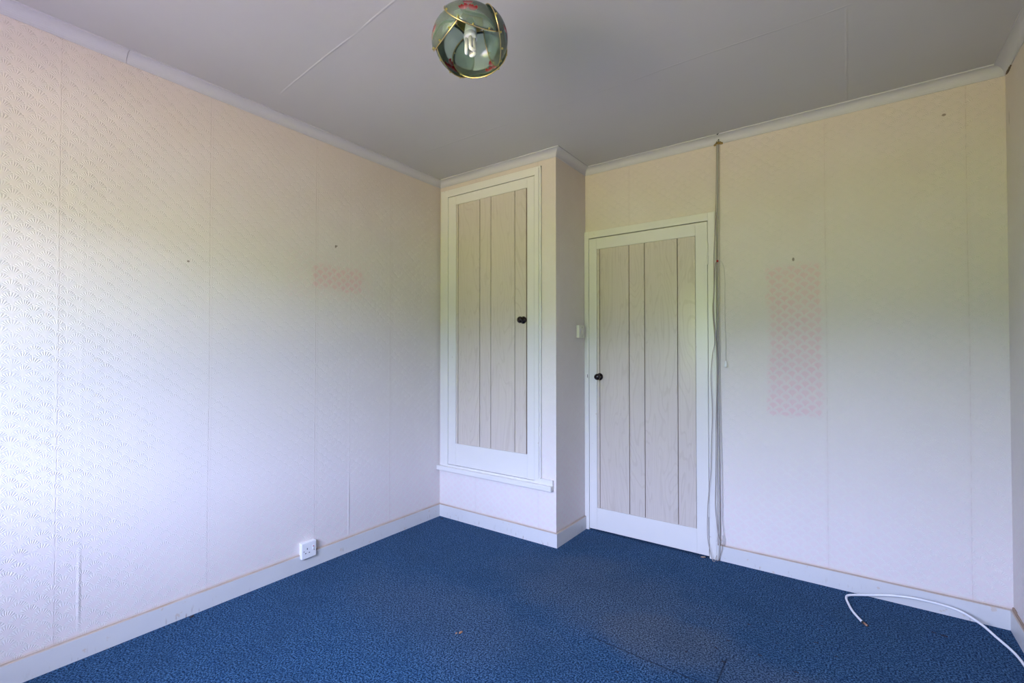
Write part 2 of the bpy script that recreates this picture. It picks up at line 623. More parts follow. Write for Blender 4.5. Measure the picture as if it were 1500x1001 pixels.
def tube(bm, pts, r, seg=8, closed=False):
    n = len(pts)
    rings = []
    prev = None
    for i, p in enumerate(pts):
        if closed:
            t = (pts[(i + 1) % n] - pts[i - 1]).normalized()
        else:
            t = (pts[min(i + 1, n - 1)] - pts[max(i - 1, 0)]).normalized()
        if prev is None:
            a = Vector((0, 1, 0)) if abs(t.y) < 0.9 else Vector((1, 0, 0))
        else:
            a = prev
        u = (a - t * a.dot(t)).normalized()
        prev = u
        w = t.cross(u)
        rings.append([bm.verts.new(p + (u * math.cos(2 * PI * k / seg) + w * math.sin(2 * PI * k / seg)) * r) for k in range(seg)])
    pairs = list(zip(rings, rings[1:])) + ([(rings[-1], rings[0])] if closed else [])
    for a, b in pairs:
        for k in range(seg):
            bm.faces.new((a[k], a[(k + 1) % seg], b[(k + 1) % seg], b[k]))
    if not closed:
        bm.faces.new(rings[0][::-1])
        bm.faces.new(rings[-1])
    bmesh.ops.recalc_face_normals(bm, faces=bm.faces)


def tag(o, label=None, cat=None, group=None, kind=None):
    if label:
        o['label'] = label
    if cat:
        o['category'] = cat
    if group:
        o['group'] = group
    if kind:
        o['kind'] = kind
    return o


def empty(name, loc, label=None, cat=None, group=None, kind=None):
    o = bpy.data.objects.new(name, None)
    o.empty_display_size = 0.1
    col.objects.link(o)
    o.location = loc
    return tag(o, label, cat, group, kind)


def part(root, name, fn, mat, smooth=False, label=None):
    """build with world coordinates, then hang under root (root may be a mesh that sits at a location)"""
    bm = bmesh.new()
    fn(bm)
    off = root_loc(root)
    bmesh.ops.translate(bm, verts=bm.verts, vec=-off)
    o = link(name, bm, mat, root, None, smooth)
    if label:
        o['label'] = label
    return o


def root_loc(o):
    v = Vector((0, 0, 0))
    while o is not None:
        v += Vector(o.location)
        o = o.parent
    return v


# ------------------------------------------------------------------ outside ground (what the window looks on)
def slab(name, dims, mat, label, cat):
    return tag(box_obj(name, dims, mat), label, cat, kind='structure')


slab('lawn', (-30, 34, -34, -8.3, -0.50, -0.30), M['lawn'], 'sunlit dry lawn outside the window', 'lawn')
slab('paving', (-30, 34, -8.3, NEAR - 0.25, -0.50, -0.28), M['paving'], 'pinkish paving outside below the window', 'paving')

bm = bmesh.new()
bmesh.ops.create_grid(bm, x_segments=160, y_segments=16, size=0.5)
for v in bm.verts:
    a_, t_ = v.co.x * 60 + 2, (v.co.y + 0.5)
    n_ = math.sin(a_ * 1.7) * .25 + math.sin(a_ * 4.1 + t_ * 5) * .12 + random.uniform(-.12, .12)
    v.co = Vector((a_, -17.5 - 2.0 * t_ * t_ + n_ * .5, -0.45 + 4.6 * t_ + n_ * 1.6 * t_))
tag(link('hedge', bm, M['hedge'], smooth=True), 'tall sunlit hedge beyond the lawn, unseen, shaped to cut off the low sky', 'hedge', kind='structure')  # unseen hedge, sized to keep the low sky off the upper walls

# ------------------------------------------------------------------ shell
TH = 0.25
floor = slab('floor', (-TH, W + TH, NEAR - TH, TH, -0.30, 0.0), M['carpet'], 'blue short-pile carpet with worn grey patches', 'floor')
slab('ceiling', (-TH, W + TH, NEAR - TH, TH, H, H + 0.2), M['ceiling'], 'grey-white painted ceiling with faint board joints', 'ceiling')
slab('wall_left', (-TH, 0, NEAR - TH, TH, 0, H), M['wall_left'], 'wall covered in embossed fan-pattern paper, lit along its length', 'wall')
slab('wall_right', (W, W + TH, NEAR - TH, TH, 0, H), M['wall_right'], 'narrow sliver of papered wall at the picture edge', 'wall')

slab('shade_slab', (-8, 12, NEAR - 0.95, 7, H + 0.21, H + 0.35), M['render'], 'unseen slab added above the house to shade the paving and block high sky', 'shade_slab')  # out-of-view slab, added to shade the near paving and block high sky

# far wall with the door opening
DX0, DX1, DZ1 = 1.0245, 1.7975, 1.9815
bm = bmesh.new()
box(bm, CW - 0.02, DX0, 0, TH, 0, H)
box(bm, DX1, W, 0, TH, 0, H)
box(bm, DX0, DX1, 0, TH, DZ1, H)
box(bm, DX0, DX1, 0.12, TH, 0, DZ1)
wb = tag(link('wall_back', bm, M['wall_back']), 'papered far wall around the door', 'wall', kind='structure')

# window wall
bm = bmesh.new()
box(bm, 0, WX0, NEAR - TH, NEAR, 0, H)
box(bm, WX1, W, NEAR - TH, NEAR, 0, H)
box(bm, WX0, WX1, NEAR - TH, NEAR, 0, WZ0)
box(bm, WX0, WX1, NEAR - TH, NEAR, WZ1, H)
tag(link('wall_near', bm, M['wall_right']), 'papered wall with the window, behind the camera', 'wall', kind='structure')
win = empty('window_1', ((WX0 + WX1) / 2, NEAR - 0.12, WZ0), 'white framed window behind the camera', 'window', kind='structure')
yw0, yw1 = NEAR - 0.16, NEAR - 0.10
part(win, 'window_frame', lambda b_: (box(b_, WX0, WX0 + .05, yw0, yw1, WZ0, WZ1), box(b_, WX1 - .05, WX1, yw0, yw1, WZ0, WZ1),
                                      box(b_, WX0 + .05, WX1 - .05, yw0, yw1, WZ0, WZ0 + .05), box(b_, WX0 + .05, WX1 - .05, yw0, yw1, WZ1 - .05, WZ1)), M['gloss'])
part(win, 'mullion', lambda b_: box(b_, 1.44, 1.49, yw0, yw1, WZ0 + .05, WZ1 - .05), M['gloss'])
part(win, 'window_sill', lambda b_: box(b_, WX0 - .03, WX1 + .03, NEAR - .10, NEAR + .05, WZ0 - .03, WZ0, 0.004), M['gloss'])
for (a, b_) in ((WX0 + .05, 1.44), (1.49, WX1 - .05)):
    part(win, 'pane', lambda q: box(q, a, b_, NEAR - .134, NEAR - .130, WZ0 + .05, WZ1 - .05), M['pane'])

# built-in cupboard casing (part of the house walls)
CX0, CX1, CZ0, CZ1 = 0.0935, 0.8440, 0.3915, 2.3365
bm = bmesh.new()
T2 = 0.05
box(bm, 0, CX0, -D, -D + T2, 0, H)
box(bm, CX1, CW, -D, -D + T2, 0, H)
box(bm, CX0, CX1, -D, -D + T2, 0, CZ0)
box(bm, CX0, CX1, -D, -D + T2, CZ1, H)
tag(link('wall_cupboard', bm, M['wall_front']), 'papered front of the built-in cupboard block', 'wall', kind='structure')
bm = bmesh.new()
box(bm, CW - T2, CW, -D + T2, 0, 0, H)
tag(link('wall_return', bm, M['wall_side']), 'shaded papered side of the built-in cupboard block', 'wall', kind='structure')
# shift of the front paper edge is hidden by its painted corner bead
tag(box_obj('trim_13', (CW - 0.0035, CW + 0.0008, -D - 0.0008, -D + 0.0035, HS, HC), M['wall_front'], bevel=0.0006),
    'papered outer corner of the cupboard block', 'corner', kind='structure')


# ---- mouldings swept around the room
PATH = [Vector((0, NEAR, 0)), Vector((0, -D, 0)), Vector((CW, -D, 0)), Vector((CW, 0, 0)), Vector((W, 0, 0)), Vector((W, NEAR, 0))]
NORM = [Vector((1, 0, 0)), Vector((0, -1, 0)), Vector((1, 0, 0)), Vector((0, -1, 0)), Vector((-1, 0, 0)), Vector((0, 1, 0))]


def mould(name, seg, prof, mat, label, cat, start=None, end=None, smooth=False, wob=0.0):
    """prof: closed (offset from wall, z) list; start/end: positions along a straight cut instead of the mitre"""
    n = len(PATH)
    a, b_ = PATH[seg], PATH[(seg + 1) % n]
    nn = NORM[seg]
    prevn, nextn = NORM[(seg - 1) % n], NORM[(seg + 1) % n]
    ends = []
    for which in (0, 1):
        base = a if which == 0 else b_
        mit = nn + (prevn if which == 0 else nextn)
        cut = start if which == 0 else end
        if cut is not None:
            base = Vector((cut[0], cut[1], 0))
            mit = nn
        ends.append([base + mit * e + Vector((0, 0, z)) for (e, z) in prof])
    K = 1 if wob == 0 else 24
    bm = bmesh.new()
    rows = []
    for k in range(K + 1):
        t = k / K
        row = []
        for p, q, (e, z) in zip(ends[0], ends[1], prof):
            v = p.lerp(q, t)
            if wob and 0 < k < K and e > 0.002:
                v.z += (random.random() - 0.5) * wob
            row.append(bm.verts.new(v))
        rows.append(row)
    m_ = len(prof)
    for r0, r1 in zip(rows, rows[1:]):
        for k in range(m_):
            bm.faces.new((r0[k], r0[(k + 1) % m_], r1[(k + 1) % m_], r1[k]))
    bm.faces.new(rows[0][::-1])
    bm.faces.new(rows[-1])
    bmesh.ops.recalc_face_normals(bm, faces=bm.faces)
    o = link(name, bm, mat)
    return tag(o, label, cat, kind='structure')


cp = 0.0425
cove = [(0, HC), (0.0035, HC)]
for k in range(0, 9):                       # hollow quarter curve
    a = PI / 2 * k / 8
    cove.append((0.0035 + (cp - 0.007) * (1 - math.cos(a)), HC + 0.003 + (H - HC - 0.009) * math.sin(a)))
cove += [(cp, H - 0.006), (cp, H), (0, H)]
mould('trim_1', 0, cove, M['cove'], 'white coving length nearest the window, along the fan-pattern wall', 'coving', end=(0, -2.2868))
mould('trim_2', 0, cove, M['cove'], 'white coving along the fan-pattern wall up to the cupboard', 'coving', start=(0, -2.2852))
mould('trim_3', 1, cove, M['cove'], 'white coving over the cupboard door', 'coving')
mould('trim_4', 2, cove, M['cove'], 'short shaded coving on the cupboard return', 'coving')
mould('trim_5', 3, cove, M['cove'], 'white coving over the room door and far wall', 'coving')
mould('trim_6', 4, cove, M['cove'], 'white coving running out at the picture corner', 'coving')
mould('trim_7', 5, cove, M['cove'], 'white coving over the window wall', 'coving')
sk = [(0, 0), (ST, 0), (ST, HS - 0.004), (ST - 0.004, HS), (0, HS)]
mould('baseboard_left', 0, sk, M['skirting'], 'long white skirting under the fan-pattern wall', 'skirting')
mould('baseboard_cupboard', 1, sk, M['skirting'], 'scuffed white skirting under the cupboard front', 'skirting')
mould('baseboard_return', 2, sk, M['skirting'], 'short shaded skirting between cupboard corner and door frame', 'skirting', end=(CW, -0.019))
mould('baseboard_back', 3, sk, M['skirting'], 'chipped white skirting between door frame and room corner', 'skirting', start=(1.8415, 0))
mould('baseboard_right', 4, sk, M['skirting'], 'white skirting running out at the picture corner', 'skirting')
mould('baseboard_near', 5, sk, M['skirting'], 'white skirting under the window', 'skirting')

# torn brown paper edge lying on the right skirting, and a tear under the coving
def torn(bm, pts, wd, th, n):
    for i in range(len(pts) - 1):
        p, q = Vector(pts[i]), Vector(pts[i + 1])
        box(bm, min(p.x, q.x) - wd, max(p.x, q.x) + 0.0005, min(p.y, q.y), max(p.y, q.y), min(p.z, q.z) - th, max(p.z, q.z) + th)


bm = bmesh.new()
pts = [(W, -0.012, HS + .008), (W, -0.06, HS + .002), (W, -0.12, HS + .001), (W, -0.22, HS), (W, -0.40, HS - .001), (W, -0.7, HS)]
torn(bm, pts, 0.007, 0.007, 5)
bmesh.ops.bevel(bm, geom=list(bm.edges), offset=0.002, segments=1, affect='EDGES')
tag(link('trim_8', bm, M['bare']), 'torn brown paper strip along the skirting by the room corner', 'torn paper', kind='structure')
bm = bmesh.new()
for k in range(5):
    y_ = -0.028 - k * 0.014
    box(bm, W - 0.004 - 0.0012 * (k % 2), W + 0.0005, y_ - 0.016, y_, HC - 0.007 - 0.003 * math.sin(k), HC + 0.0005)
tag(link('trim_9', bm, M['groove']), 'dark gap where paper has pulled away below the coving corner', 'gap', kind='structure')


# ------------------------------------------------------------------ board doors
def knob_prof(s=1.0):
    # base rose, neck, ball : (radius, distance out of the door)
    return [(0.0, 0), (0.0235 * s, 0), (0.0245 * s, 0.004), (0.0235 * s, 0.009), (0.019 * s, 0.013), (0.0135 * s, 0.017), (0.0125 * s, 0.024),
            (0.0165 * s, 0.029), (0.0205 * s, 0.034), (0.0218 * s, 0.041), (0.0200 * s, 0.048), (0.0150 * s, 0.0535), (0.007 * s, 0.0565), (0.0, 0.057)]


def board_door(name, label, x0, x1, z0, z1, px0, px1, pz0, pz1, grooves, yf, knob_at, hinge_side, hinges, ks):
    root = empty(name, ((x0 + x1) / 2, yf, z0), label, 'door', kind='structure')
    yb = yf + 0.036
    bv = 0.0015
    part(root, 'stile', lambda b_: box(b_, x0, px0, yf, yb, z0, z1, bv), M['gloss'])
    part(root, 'stile', lambda b_: box(b_, px1, x1, yf, yb, z0, z1, bv), M['gloss'])
    part(root, 'rail', lambda b_: box(b_, px0, px1, yf + .0002, yb, pz1, z1 - .0005, 0.0008), M['gloss'])
    part(root, 'rail', lambda b_: box(b_, px0, px1, yf + .0002, yb, z0 + .0005, pz0, 0.0008), M['gloss'])
    part(root, 'backing', lambda b_: box(b_, px0, px1, yf + .009, yb - .004, pz0, pz1), M['groove'])
    g = 0.0022
    edges = [px0 + 0.0005] + list(grooves) + [px1 - 0.0005]
    for i in range(len(edges) - 1):
        a = edges[i] + (g if i > 0 else 0)
        c = edges[i + 1] - (g if i < len(edges) - 2 else 0)
        if i == len(edges) - 2:
            c -= 0.002
        if c - a < 0.004:
            continue
        part(root, 'plank', lambda b_: box(b_, a, c, yf + .004, yf + .0095, pz0 + .0005, pz1 - .0005, 0.0008), M['boards'])
    kx, kz = knob_at

    def kf(b_):
        lathe(b_, [(r, -h) for (r, h) in knob_prof(ks)][::-1], 'y', (kx, yf + 0.0045, kz), 28)
    part(root, 'knob', kf, M['knob'], True, 'small dark brown turned knob')
    hx = x0 - 0.0015 if hinge_side < 0 else x1 + 0.0015
    for (h0, h1) in hinges:
        def hf(b_):
            n = 5
            L = (h1 - h0) / n
            for k in range(n):
                lathe(b_, [(0.0042, h0 + k * L + .0008), (0.0046, h0 + k * L + .002), (0.0046, h0 + (k + 1) * L - .002), (0.0042, h0 + (k + 1) * L - .0008)],
                      'z', (hx, yf - 0.0035, 0), 10)
        part(root, 'hinge', hf, M['gloss'] if hinge_side < 0 else M['gloss'])
    return root


YF = -0.0155
d1 = board_door('door_1', 'room door with limed-wood boards in a white frame, knob at waist height', 1.0265, 1.7950, 0.012, 1.9765,
                1.0825, 1.7265, 0.1570, 1.9020, (1.103, 1.3100, 1.4130, 1.6190), YF, (1.1030, 1.0390), 1, ((1.720, 1.853), (0.24, 0.37)), 1.0)
d2 = board_door('door_2', 'narrower cupboard door raised above the floor, limed-wood boards in white frame', 0.0955, 0.8420, 0.3930, 2.3325,
                0.1690, 0.7860, 0.5490, 2.2685, (0.1880, 0.3890, 0.4860, 0.6860, 0.7780), -D - 0.0155, (0.7560, 1.4120), -1, ((2.072, 2.212), (0.610, 0.738)), 1.0)


# door frames (fixed to the walls)
def frame(name, label, members):
    root = empty(name, (members[0][1][0], members[0][1][2], members[0][1][4]), label, 'door frame', kind='structure')
    for (nm, dims, bv) in members:
        part(root, nm, lambda b_: box(b_, *dims, bv), M['gloss'])
    return root


ya = -0.018
fr1 = frame('trim_10', 'white painted frame around the room door', [
    ('jamb', (CW + 0.0005, DX0 + .0000, ya, -0.0002, 0, 2.0285), 0.0015),
    ('jamb', (DX1, 1.8350, ya, -0.0002, 0, 2.0285), 0.0015),
    ('jamb_edge', (1.8350, 1.8415, ya + .003, -0.0002, 0, 2.0285), 0.001),
    ('head', (DX0, DX1, ya + .0003, -0.0002, DZ1, 2.0280), 0.0012),
    ('door_stop', (DX1, DX1 + .0005, ya + .005, 0.06, 0.0, DZ1), 0.0),
    ('lining', (DX0 - .001, DX0 + .0002, 0.0, 0.11, 0.0, DZ1), 0.0),
])
# keyhole-like dark slot where a latch keep was
part(fr1, 'latch_slot', lambda b_: box(b_, 1.0125, 1.0165, ya - .0006, ya + .001, 1.030, 1.052), M['hole'])
ya2 = -D - 0.018
fr2 = frame('trim_11', 'white painted frame around the cupboard door with ledge board below', [
    ('jamb', (0.0190, 0.0560, ya2 + .004, -D - .0002, 0.3760, 2.3900), 0.002),
    ('jamb', (0.0560, CX0, ya2, -D - .0002, 0.3760, 2.3600), 0.0015),
    ('jamb', (CX1, 0.8760, ya2, -D - .0002, 0.3760, 2.3650), 0.0015),
    ('jamb_edge', (0.8760, 0.8880, ya2 + .005, -D - .0002, 0.4100, 2.3900), 0.002),
    ('head', (0.0560, 0.8760, ya2 + .0005, -D - .0002, CZ1, 2.3780), 0.0012),
    ('head_edge', (0.0190, 0.8880, ya2 + .006, -D - .0002, 2.3780, 2.3905), 0.002),
    ('ledge_board', (CX0, CX1, ya2 + .001, -D - .0002, 0.3760, CZ0 - .0008), 0.001),
    ('ledge_ear', (0.8760, 0.9750, ya2 + .001, -D - .0002, 0.3760, 0.4095), 0.001),
])
bm = bmesh.new()
box(bm, 0.0015, 0.9750, -D - 0.040, -D - 0.0002, 0.3440, 0.3765, 0.004)
tag(link('trim_12', bm, M['gloss']), 'white nosed ledge under the cupboard door', 'ledge', kind='structure')

# dark sheet painted as the unlit hollow behind the cupboard door
tag(box_obj('wall_dark_hollow', (CX0 - 0.02, CX1 + 0.02, -D + 0.08, -D + 0.09, 0.3, H - 0.02), M['void']), 'dark sheet standing in for the unlit hollow of the cupboard', 'board', kind='structure')


# ------------------------------------------------------------------ sockets and switches
SY0, SY1, SZ0, SZ1 = -1.5005, -1.4145, 0.0655, 0.1530
sock = empty('socket_outlet', (0.0, (SY0 + SY1) / 2, SZ0), 'white single power socket low on the fan-pattern wall, over the skirting', 'socket')
part(sock, 'back_box', lambda b_: box(b_, 0.0005, 0.020, SY0 + .001, SY1 - .001, SZ0 + .001, SZ1 - .001, 0.002), M['plastic'])
part(sock, 'face_plate', lambda b_: box(b_, 0.0202, 0.029, SY0, SY1, SZ0, SZ1, 0.003), M['plastic'])
cyy, czz = (SY0 + SY1) / 2, (SZ0 + SZ1) / 2
fx = 0.0288
part(sock, 'earth_slot', lambda b_: box(b_, fx, fx + .0006, cyy - .013, cyy - .0085, czz + .004, czz + .013), M['hole'])
part(sock, 'pin_slot', lambda b_: box(b_, fx, fx + .0006, cyy - .0235, cyy - .017, czz - .016, czz - .0115), M['hole'])
part(sock, 'pin_slot', lambda b_: box(b_, fx, fx + .0006, cyy - .002, cyy + .0045, czz - .016, czz - .0115), M['hole'])
part(sock, 'rocker', lambda b_: box(b_, fx, fx + .0035, cyy + .019, cyy + .029, czz - .002, czz + .019, 0.0012), M['plastic'])
part(sock, 'rocker_mark', lambda b_: box(b_, fx + .0035, fx + .004, cyy + .020, cyy + .0265, czz + .0125, czz + .0175), M['red'])
for (yy_, zz_) in ((cyy - .030, czz - .002), (cyy + .030, czz - .008)):
    part(sock, 'screw', lambda b_: lathe(b_, [(0.0, fx), (0.0028, fx), (0.0026, fx + .0008), (0.0, fx + .001)], 'x', (0, yy_, zz_), 12), M['screw'])

LY0, LY1, LZ0, LZ1 = -0.136, -0.052, 1.298, 1.384
sw = empty('light_switch', (CW, (LY0 + LY1) / 2, LZ0), 'small yellowed light switch on the shaded cupboard side, by the door frame', 'light switch')
part(sw, 'back_box', lambda b_: box(b_, CW + .0005, CW + .014, LY0 + .001, LY1 - .001, LZ0 + .001, LZ1 - .001, 0.002), M['plastic_old'])
part(sw, 'face_plate', lambda b_: box(b_, CW + .0142, CW + .022, LY0, LY1, LZ0, LZ1, 0.003), M['plastic_old'])
part(sw, 'rocker', lambda b_: box(b_, CW + .0218, CW + .027, (LY0 + LY1) / 2 - .006, (LY0 + LY1) / 2 + .006, (LZ0 + LZ1) / 2 - .011, (LZ0 + LZ1) / 2 + .011, 0.0015), M['plastic_old'])
for zz_ in ((LZ0 + LZ1) / 2 - .030, (LZ0 + LZ1) / 2 + .030):
    part(sw, 'screw', lambda b_: lathe(b_, [(0.0, CW + .0218), (0.0028, CW + .0218), (0.0026, CW + .0228), (0.0, CW + .0230)], 'x', (0, (LY0 + LY1) / 2, zz_), 12), M['screw'])


# ------------------------------------------------------------------ cables by the door frame
def cable(name, pts, r, mat, label, cat='cable', seg=8, n=8, origin=None, group=None):
    o0 = Vector(origin if origin else pts[0])
    bm = bmesh.new()
    tube(bm, [p - o0 for p in smooth_path(pts, n)], r, seg)
    o = link(name, bm, mat, None, tuple(o0), True)
    return tag(o, label, cat, group)


cable('cable', [(1.8570, -.008, 2.446), (1.8545, -.008, 2.410), (1.852, -.008, 2.267), (1.8505, -.008, 2.067), (1.849, -.007, 1.867), (1.848, -.007, 1.587), (1.849, -.007, 1.269),
                (1.850, -.007, 1.03), (1.8515, -.008, .713), (1.852, -.011, .476), (1.853, -.017, .24), (1.852, -.0185, .082), (1.850, -.0185, .004)], 0.0042, M['cable_grey'],
      'thick grey-brown cable running straight down beside the door frame')
cable('thin_cord', [(1.8485, -.012, 2.440), (1.8460, -.014, 2.222), (1.8445, -.022, 2.043), (1.838, -.025, 1.904), (1.832, -.024, 1.746), (1.832, -.024, 1.586), (1.829, -.024, 1.487),
                    (1.832, -.026, 1.387), (1.842, -.026, 1.268), (1.846, -.026, 1.11), (1.842, -.028, .873), (1.839, -.030, .715), (1.836, -.030, .478), (1.833, -.030, .321),
                    (1.840, -.030, .224), (1.850, -.030, .148), (1.868, -.028, .094), (1.860, -.028, .045), (1.849, -.030, .008), (1.838, -.034, .004)], 0.0016, M['cord'],
      'thin brown cord weaving beside the thick cable, bulging out at the skirting', 'cord')
cable('thin_cord', [(1.8520, -.020, 1.733), (1.8380, -.024, 1.705), (1.832, -.028, 1.546), (1.826, -.028, 1.447), (1.835, -.030, 1.268), (1.823, -.032, 1.189), (1.815, -.034, 1.062),
                    (1.820, -.034, .912), (1.820, -.034, .813), (1.815, -.034, .674), (1.810, -.034, .516), (1.800, -.034, .395), (1.792, -.034, .295), (1.791, -.036, .137),
                    (1.804, -.040, .061), (1.820, -.044, .006), (1.832, -.044, .004), (1.840, -.038, .035)], 0.0017, M['cord'],
      'thin cord hanging loosely across the door frame from the red clip to the carpet', 'cord')
cable('thin_cord', [(1.8650, -.006, 2.443), (1.8615, -.005, 2.25), (1.8600, -.005, 1.90), (1.8590, -.005, 1.40), (1.8605, -.006, 1.0), (1.864, -.010, .70), (1.868, -.014, .42),
                    (1.868, -.016, .24), (1.876, -.017, .15), (1.880, -.017, .105), (1.872, -.017, .098), (1.8695, -.017, .15)], 0.0013, M['cable_grey'],
      'thin grey cord on the wallpaper side of the thick cable', 'cord')
pc = empty('pull_cord', (1.8520, -.022, 1.733), 'pale pull cord arching over the wallpaper to a small white pull', 'pull cord')
part(pc, 'cord', lambda b_: tube(b_, smooth_path([(1.8535, -.022, 1.731), (1.864, -.020, 1.734), (1.876, -.018, 1.722), (1.886, -.012, 1.678), (1.889, -.008, 1.60), (1.8875, -.007, 1.543), (1.887, -.006, 1.386),
                                                  (1.8905, -.007, 1.268), (1.891, -.010, 1.15)], 8), 0.0013, 8), M['cord_pale'], True)
part(pc, 'pull', lambda b_: lathe(b_, [(0.0, 1.118), (0.0095, 1.119), (0.0105, 1.123), (0.0085, 1.143), (0.0045, 1.153), (0.002, 1.156), (0.0, 1.157)], 'z', (1.891, -.0115, 0), 16), M['plastic'], True, 'small white bell-shaped pull')
bm = bmesh.new()
lathe(bm, [(0.0, -.0055), (0.0045, -.005), (0.006, -.001), (0.006, .002), (0.004, .005), (0.0, .0055)], 'y', (0, 0, 0), 14)
tag(link('cord_clip', bm, M['red'], None, (1.8530, -.026, 1.7335), True), 'tiny red clip on the cords beside the top half of the door frame', 'clip')

# hole with ochre filler in the coving where the cables leave the ceiling
root = empty('cable_hole', (1.858, -.006, HC), 'dark hole and ochre filler in the coving above the cables', 'hole')
def blobs(b_, items):
    for (x_, y_, z_, r_) in items:
        res = bmesh.ops.create_icosphere(b_, subdivisions=2, radius=r_)
        for v in res['verts']:
            v.co = Vector((x_, y_, z_)) + v.co * (1 + (random.random() - .5) * .35)
for it_ in [(1.846, -.006, HC + .001, .008), (1.856, -.007, HC + .004, .009), (1.868, -.006, HC + .003, .008), (1.877, -.005, HC, .006), (1.837, -.004, HC - .002, .006)]:
    part(root, 'filler', lambda b_: blobs(b_, [it_]), M['foam'])
for it_ in [(1.852, -.013, HC + .003, .004), (1.842, -.008, HC - .002, .004), (1.861, -.0145, HC + .021, .0035), (1.862, -.012, HC + .013, .0025), (1.860, -.042, H - .004, .004), (1.866, -.041, H - .002, .003)]:
    part(root, 'hole', lambda b_: blobs(b_, [it_]), M['hole'])

# coax on the carpet
cx = empty('white_cable', (2.506, -.31, 0.0), 'loose white aerial cable curling over the carpet in the room corner', 'cable')
coax = [(2.508, -.315, .0055), (2.476, -.24, .0055), (2.4585, -.175, .008), (2.449, -.125, .014), (2.462, -.095, .018), (2.525, -.066, .025), (2.632, -.052, .0485), (2.734, -.050, .0585), (2.850, -.052, .052),
        (2.918, -.098, .036), (2.960, -.165, .020), (3.000, -.26, .008), (3.010, -.42, .0055), (3.005, -.7, .0055), (3.010, -1.2, .0055)]
part(cx, 'cable_sheath', lambda b_: tube(b_, smooth_path(coax, 8), 0.0050, 10), M['cable_white'], True)
part(cx, 'collar', lambda b_: tube(b_, [Vector((2.5085, -.316, .0055)), Vector((2.5135, -.323, .0055))], 0.0056, 12), M['rubber'], True, 'black collar of the cable end')
part(cx, 'connector', lambda b_: tube(b_, [Vector((2.5135, -.323, .0055)), Vector((2.526, -.340, .0055))], 0.0048, 12), M['copper'], True, 'copper coloured plug end')

# crumbs and flakes on the carpet
def crumb(x_, y_, s_, mat, label, group):
    bm = bmesh.new()
    r_ = bmesh.ops.create_icosphere(bm, subdivisions=1, radius=s_)
    for v in r_['verts']:
        v.co = Vector((v.co.x * (1.2 + random.random()), v.co.y * (.7 + .5 * random.random()), v.co.z * .5))
    o = link('crumb', bm, mat, None, (x_, y_, s_ * .5 + .0008))
    o.rotation_euler = (0, 0, random.random() * 3)
    return tag(o, label, 'crumb', group)


tag(crumb(1.108, -1.411, .007, M['crumb'], 'small orange-brown flake on the open carpet', None), group='crumbs on the carpet')
crumb(1.095, -1.425, .004, M['crumb'], 'tiny orange-brown fragment beside the larger flake', 'crumbs on the carpet')
crumb(.072, -.455, .006, M['crumb_dark'], 'tiny black crumb against the skirting below the cupboard', 'crumbs on the carpet')
crumb(.032, -2.03, .006, M['crumb_dark'], 'tiny black crumb by the long skirting', 'crumbs on the carpet')
tag(crumb(1.765, -.030, .009, M['bare'], 'brown scrap of exposed underlay at the door foot beside the cord ends', None), group='crumbs on the carpet')
# bare nails left in the walls
for (loc, ax, lab) in (((2.230, -.0005, 1.706), 'y', 'bare nail above the tall pink patch on the far wall'), ((.0005, -1.282, 1.832), 'x', 'bare nail above the small pink patch')):
    bm = bmesh.new()
    if ax == 'y':
        lathe(bm, [(0, -.012), (.0035, -.012), (.0035, -.0105), (.0014, -.0105), (.0014, .0), (0, .0)], 'y', (0, 0, 0), 10)
    else:
        lathe(bm, [(0, 0), (.0014, 0), (.0014, .0105), (.0035, .0105), (.0035, .012), (0, .012)], 'x', (0, 0, 0), 10)
    tag(link('nail', bm, M['screw'], None, loc), lab, 'nail', 'nails left in the walls')

# ------------------------------------------------------------------ pendant lamp
LC = Vector((1.521, -1.834, 2.176))
LR = 0.1165
lamp = empty('pendant_lamp', (LC.x, LC.y, H), 'green glass pendant lamp of overlapping petals edged in brass with red tulips', 'lamp')
tocam = Vector((cam.location.x - LC.x, cam.location.y - LC.y, 0)).normalized()
tilt_axis = Vector((0, 0, 1)).cross(tocam).normalized()          # rotates the top towards, the mouth towards the viewer's side
TILT = math.radians(-15)
ROT = Matrix.Rotation(TILT, 3, tilt_axis)
side = tocam.cross(Vector((0, 0, 1))).normalized()
phi_near = math.atan2(tocam.y, tocam.x)


def place(v):
    return LC + ROT @ Vector((v.x, v.y, v.z * 0.72))


top = place(Vector((0, 0, LR + 0.018)))
part(lamp, 'ceiling_rose', lambda b_: lathe(b_, [(0, -.022), (.012, -.022), (.020, -.018), (.036, -.012), (.040, -.004), (.040, 0), (0, 0)], 'z', (LC.x, LC.y, H), 28), M['plastic'], True)
part(lamp, 'flex', lambda b_: tube(b_, smooth_path([(LC.x, LC.y, H - .02), (LC.x, LC.y, H - .08), (top.x, top.y, top.z + .01), tuple(top)], 8), .003, 10), M['cord_pale'], True)


def sph(th, ph):
    return Vector((math.sin(th) * math.cos(ph), math.sin(th) * math.sin(ph), math.cos(th)))


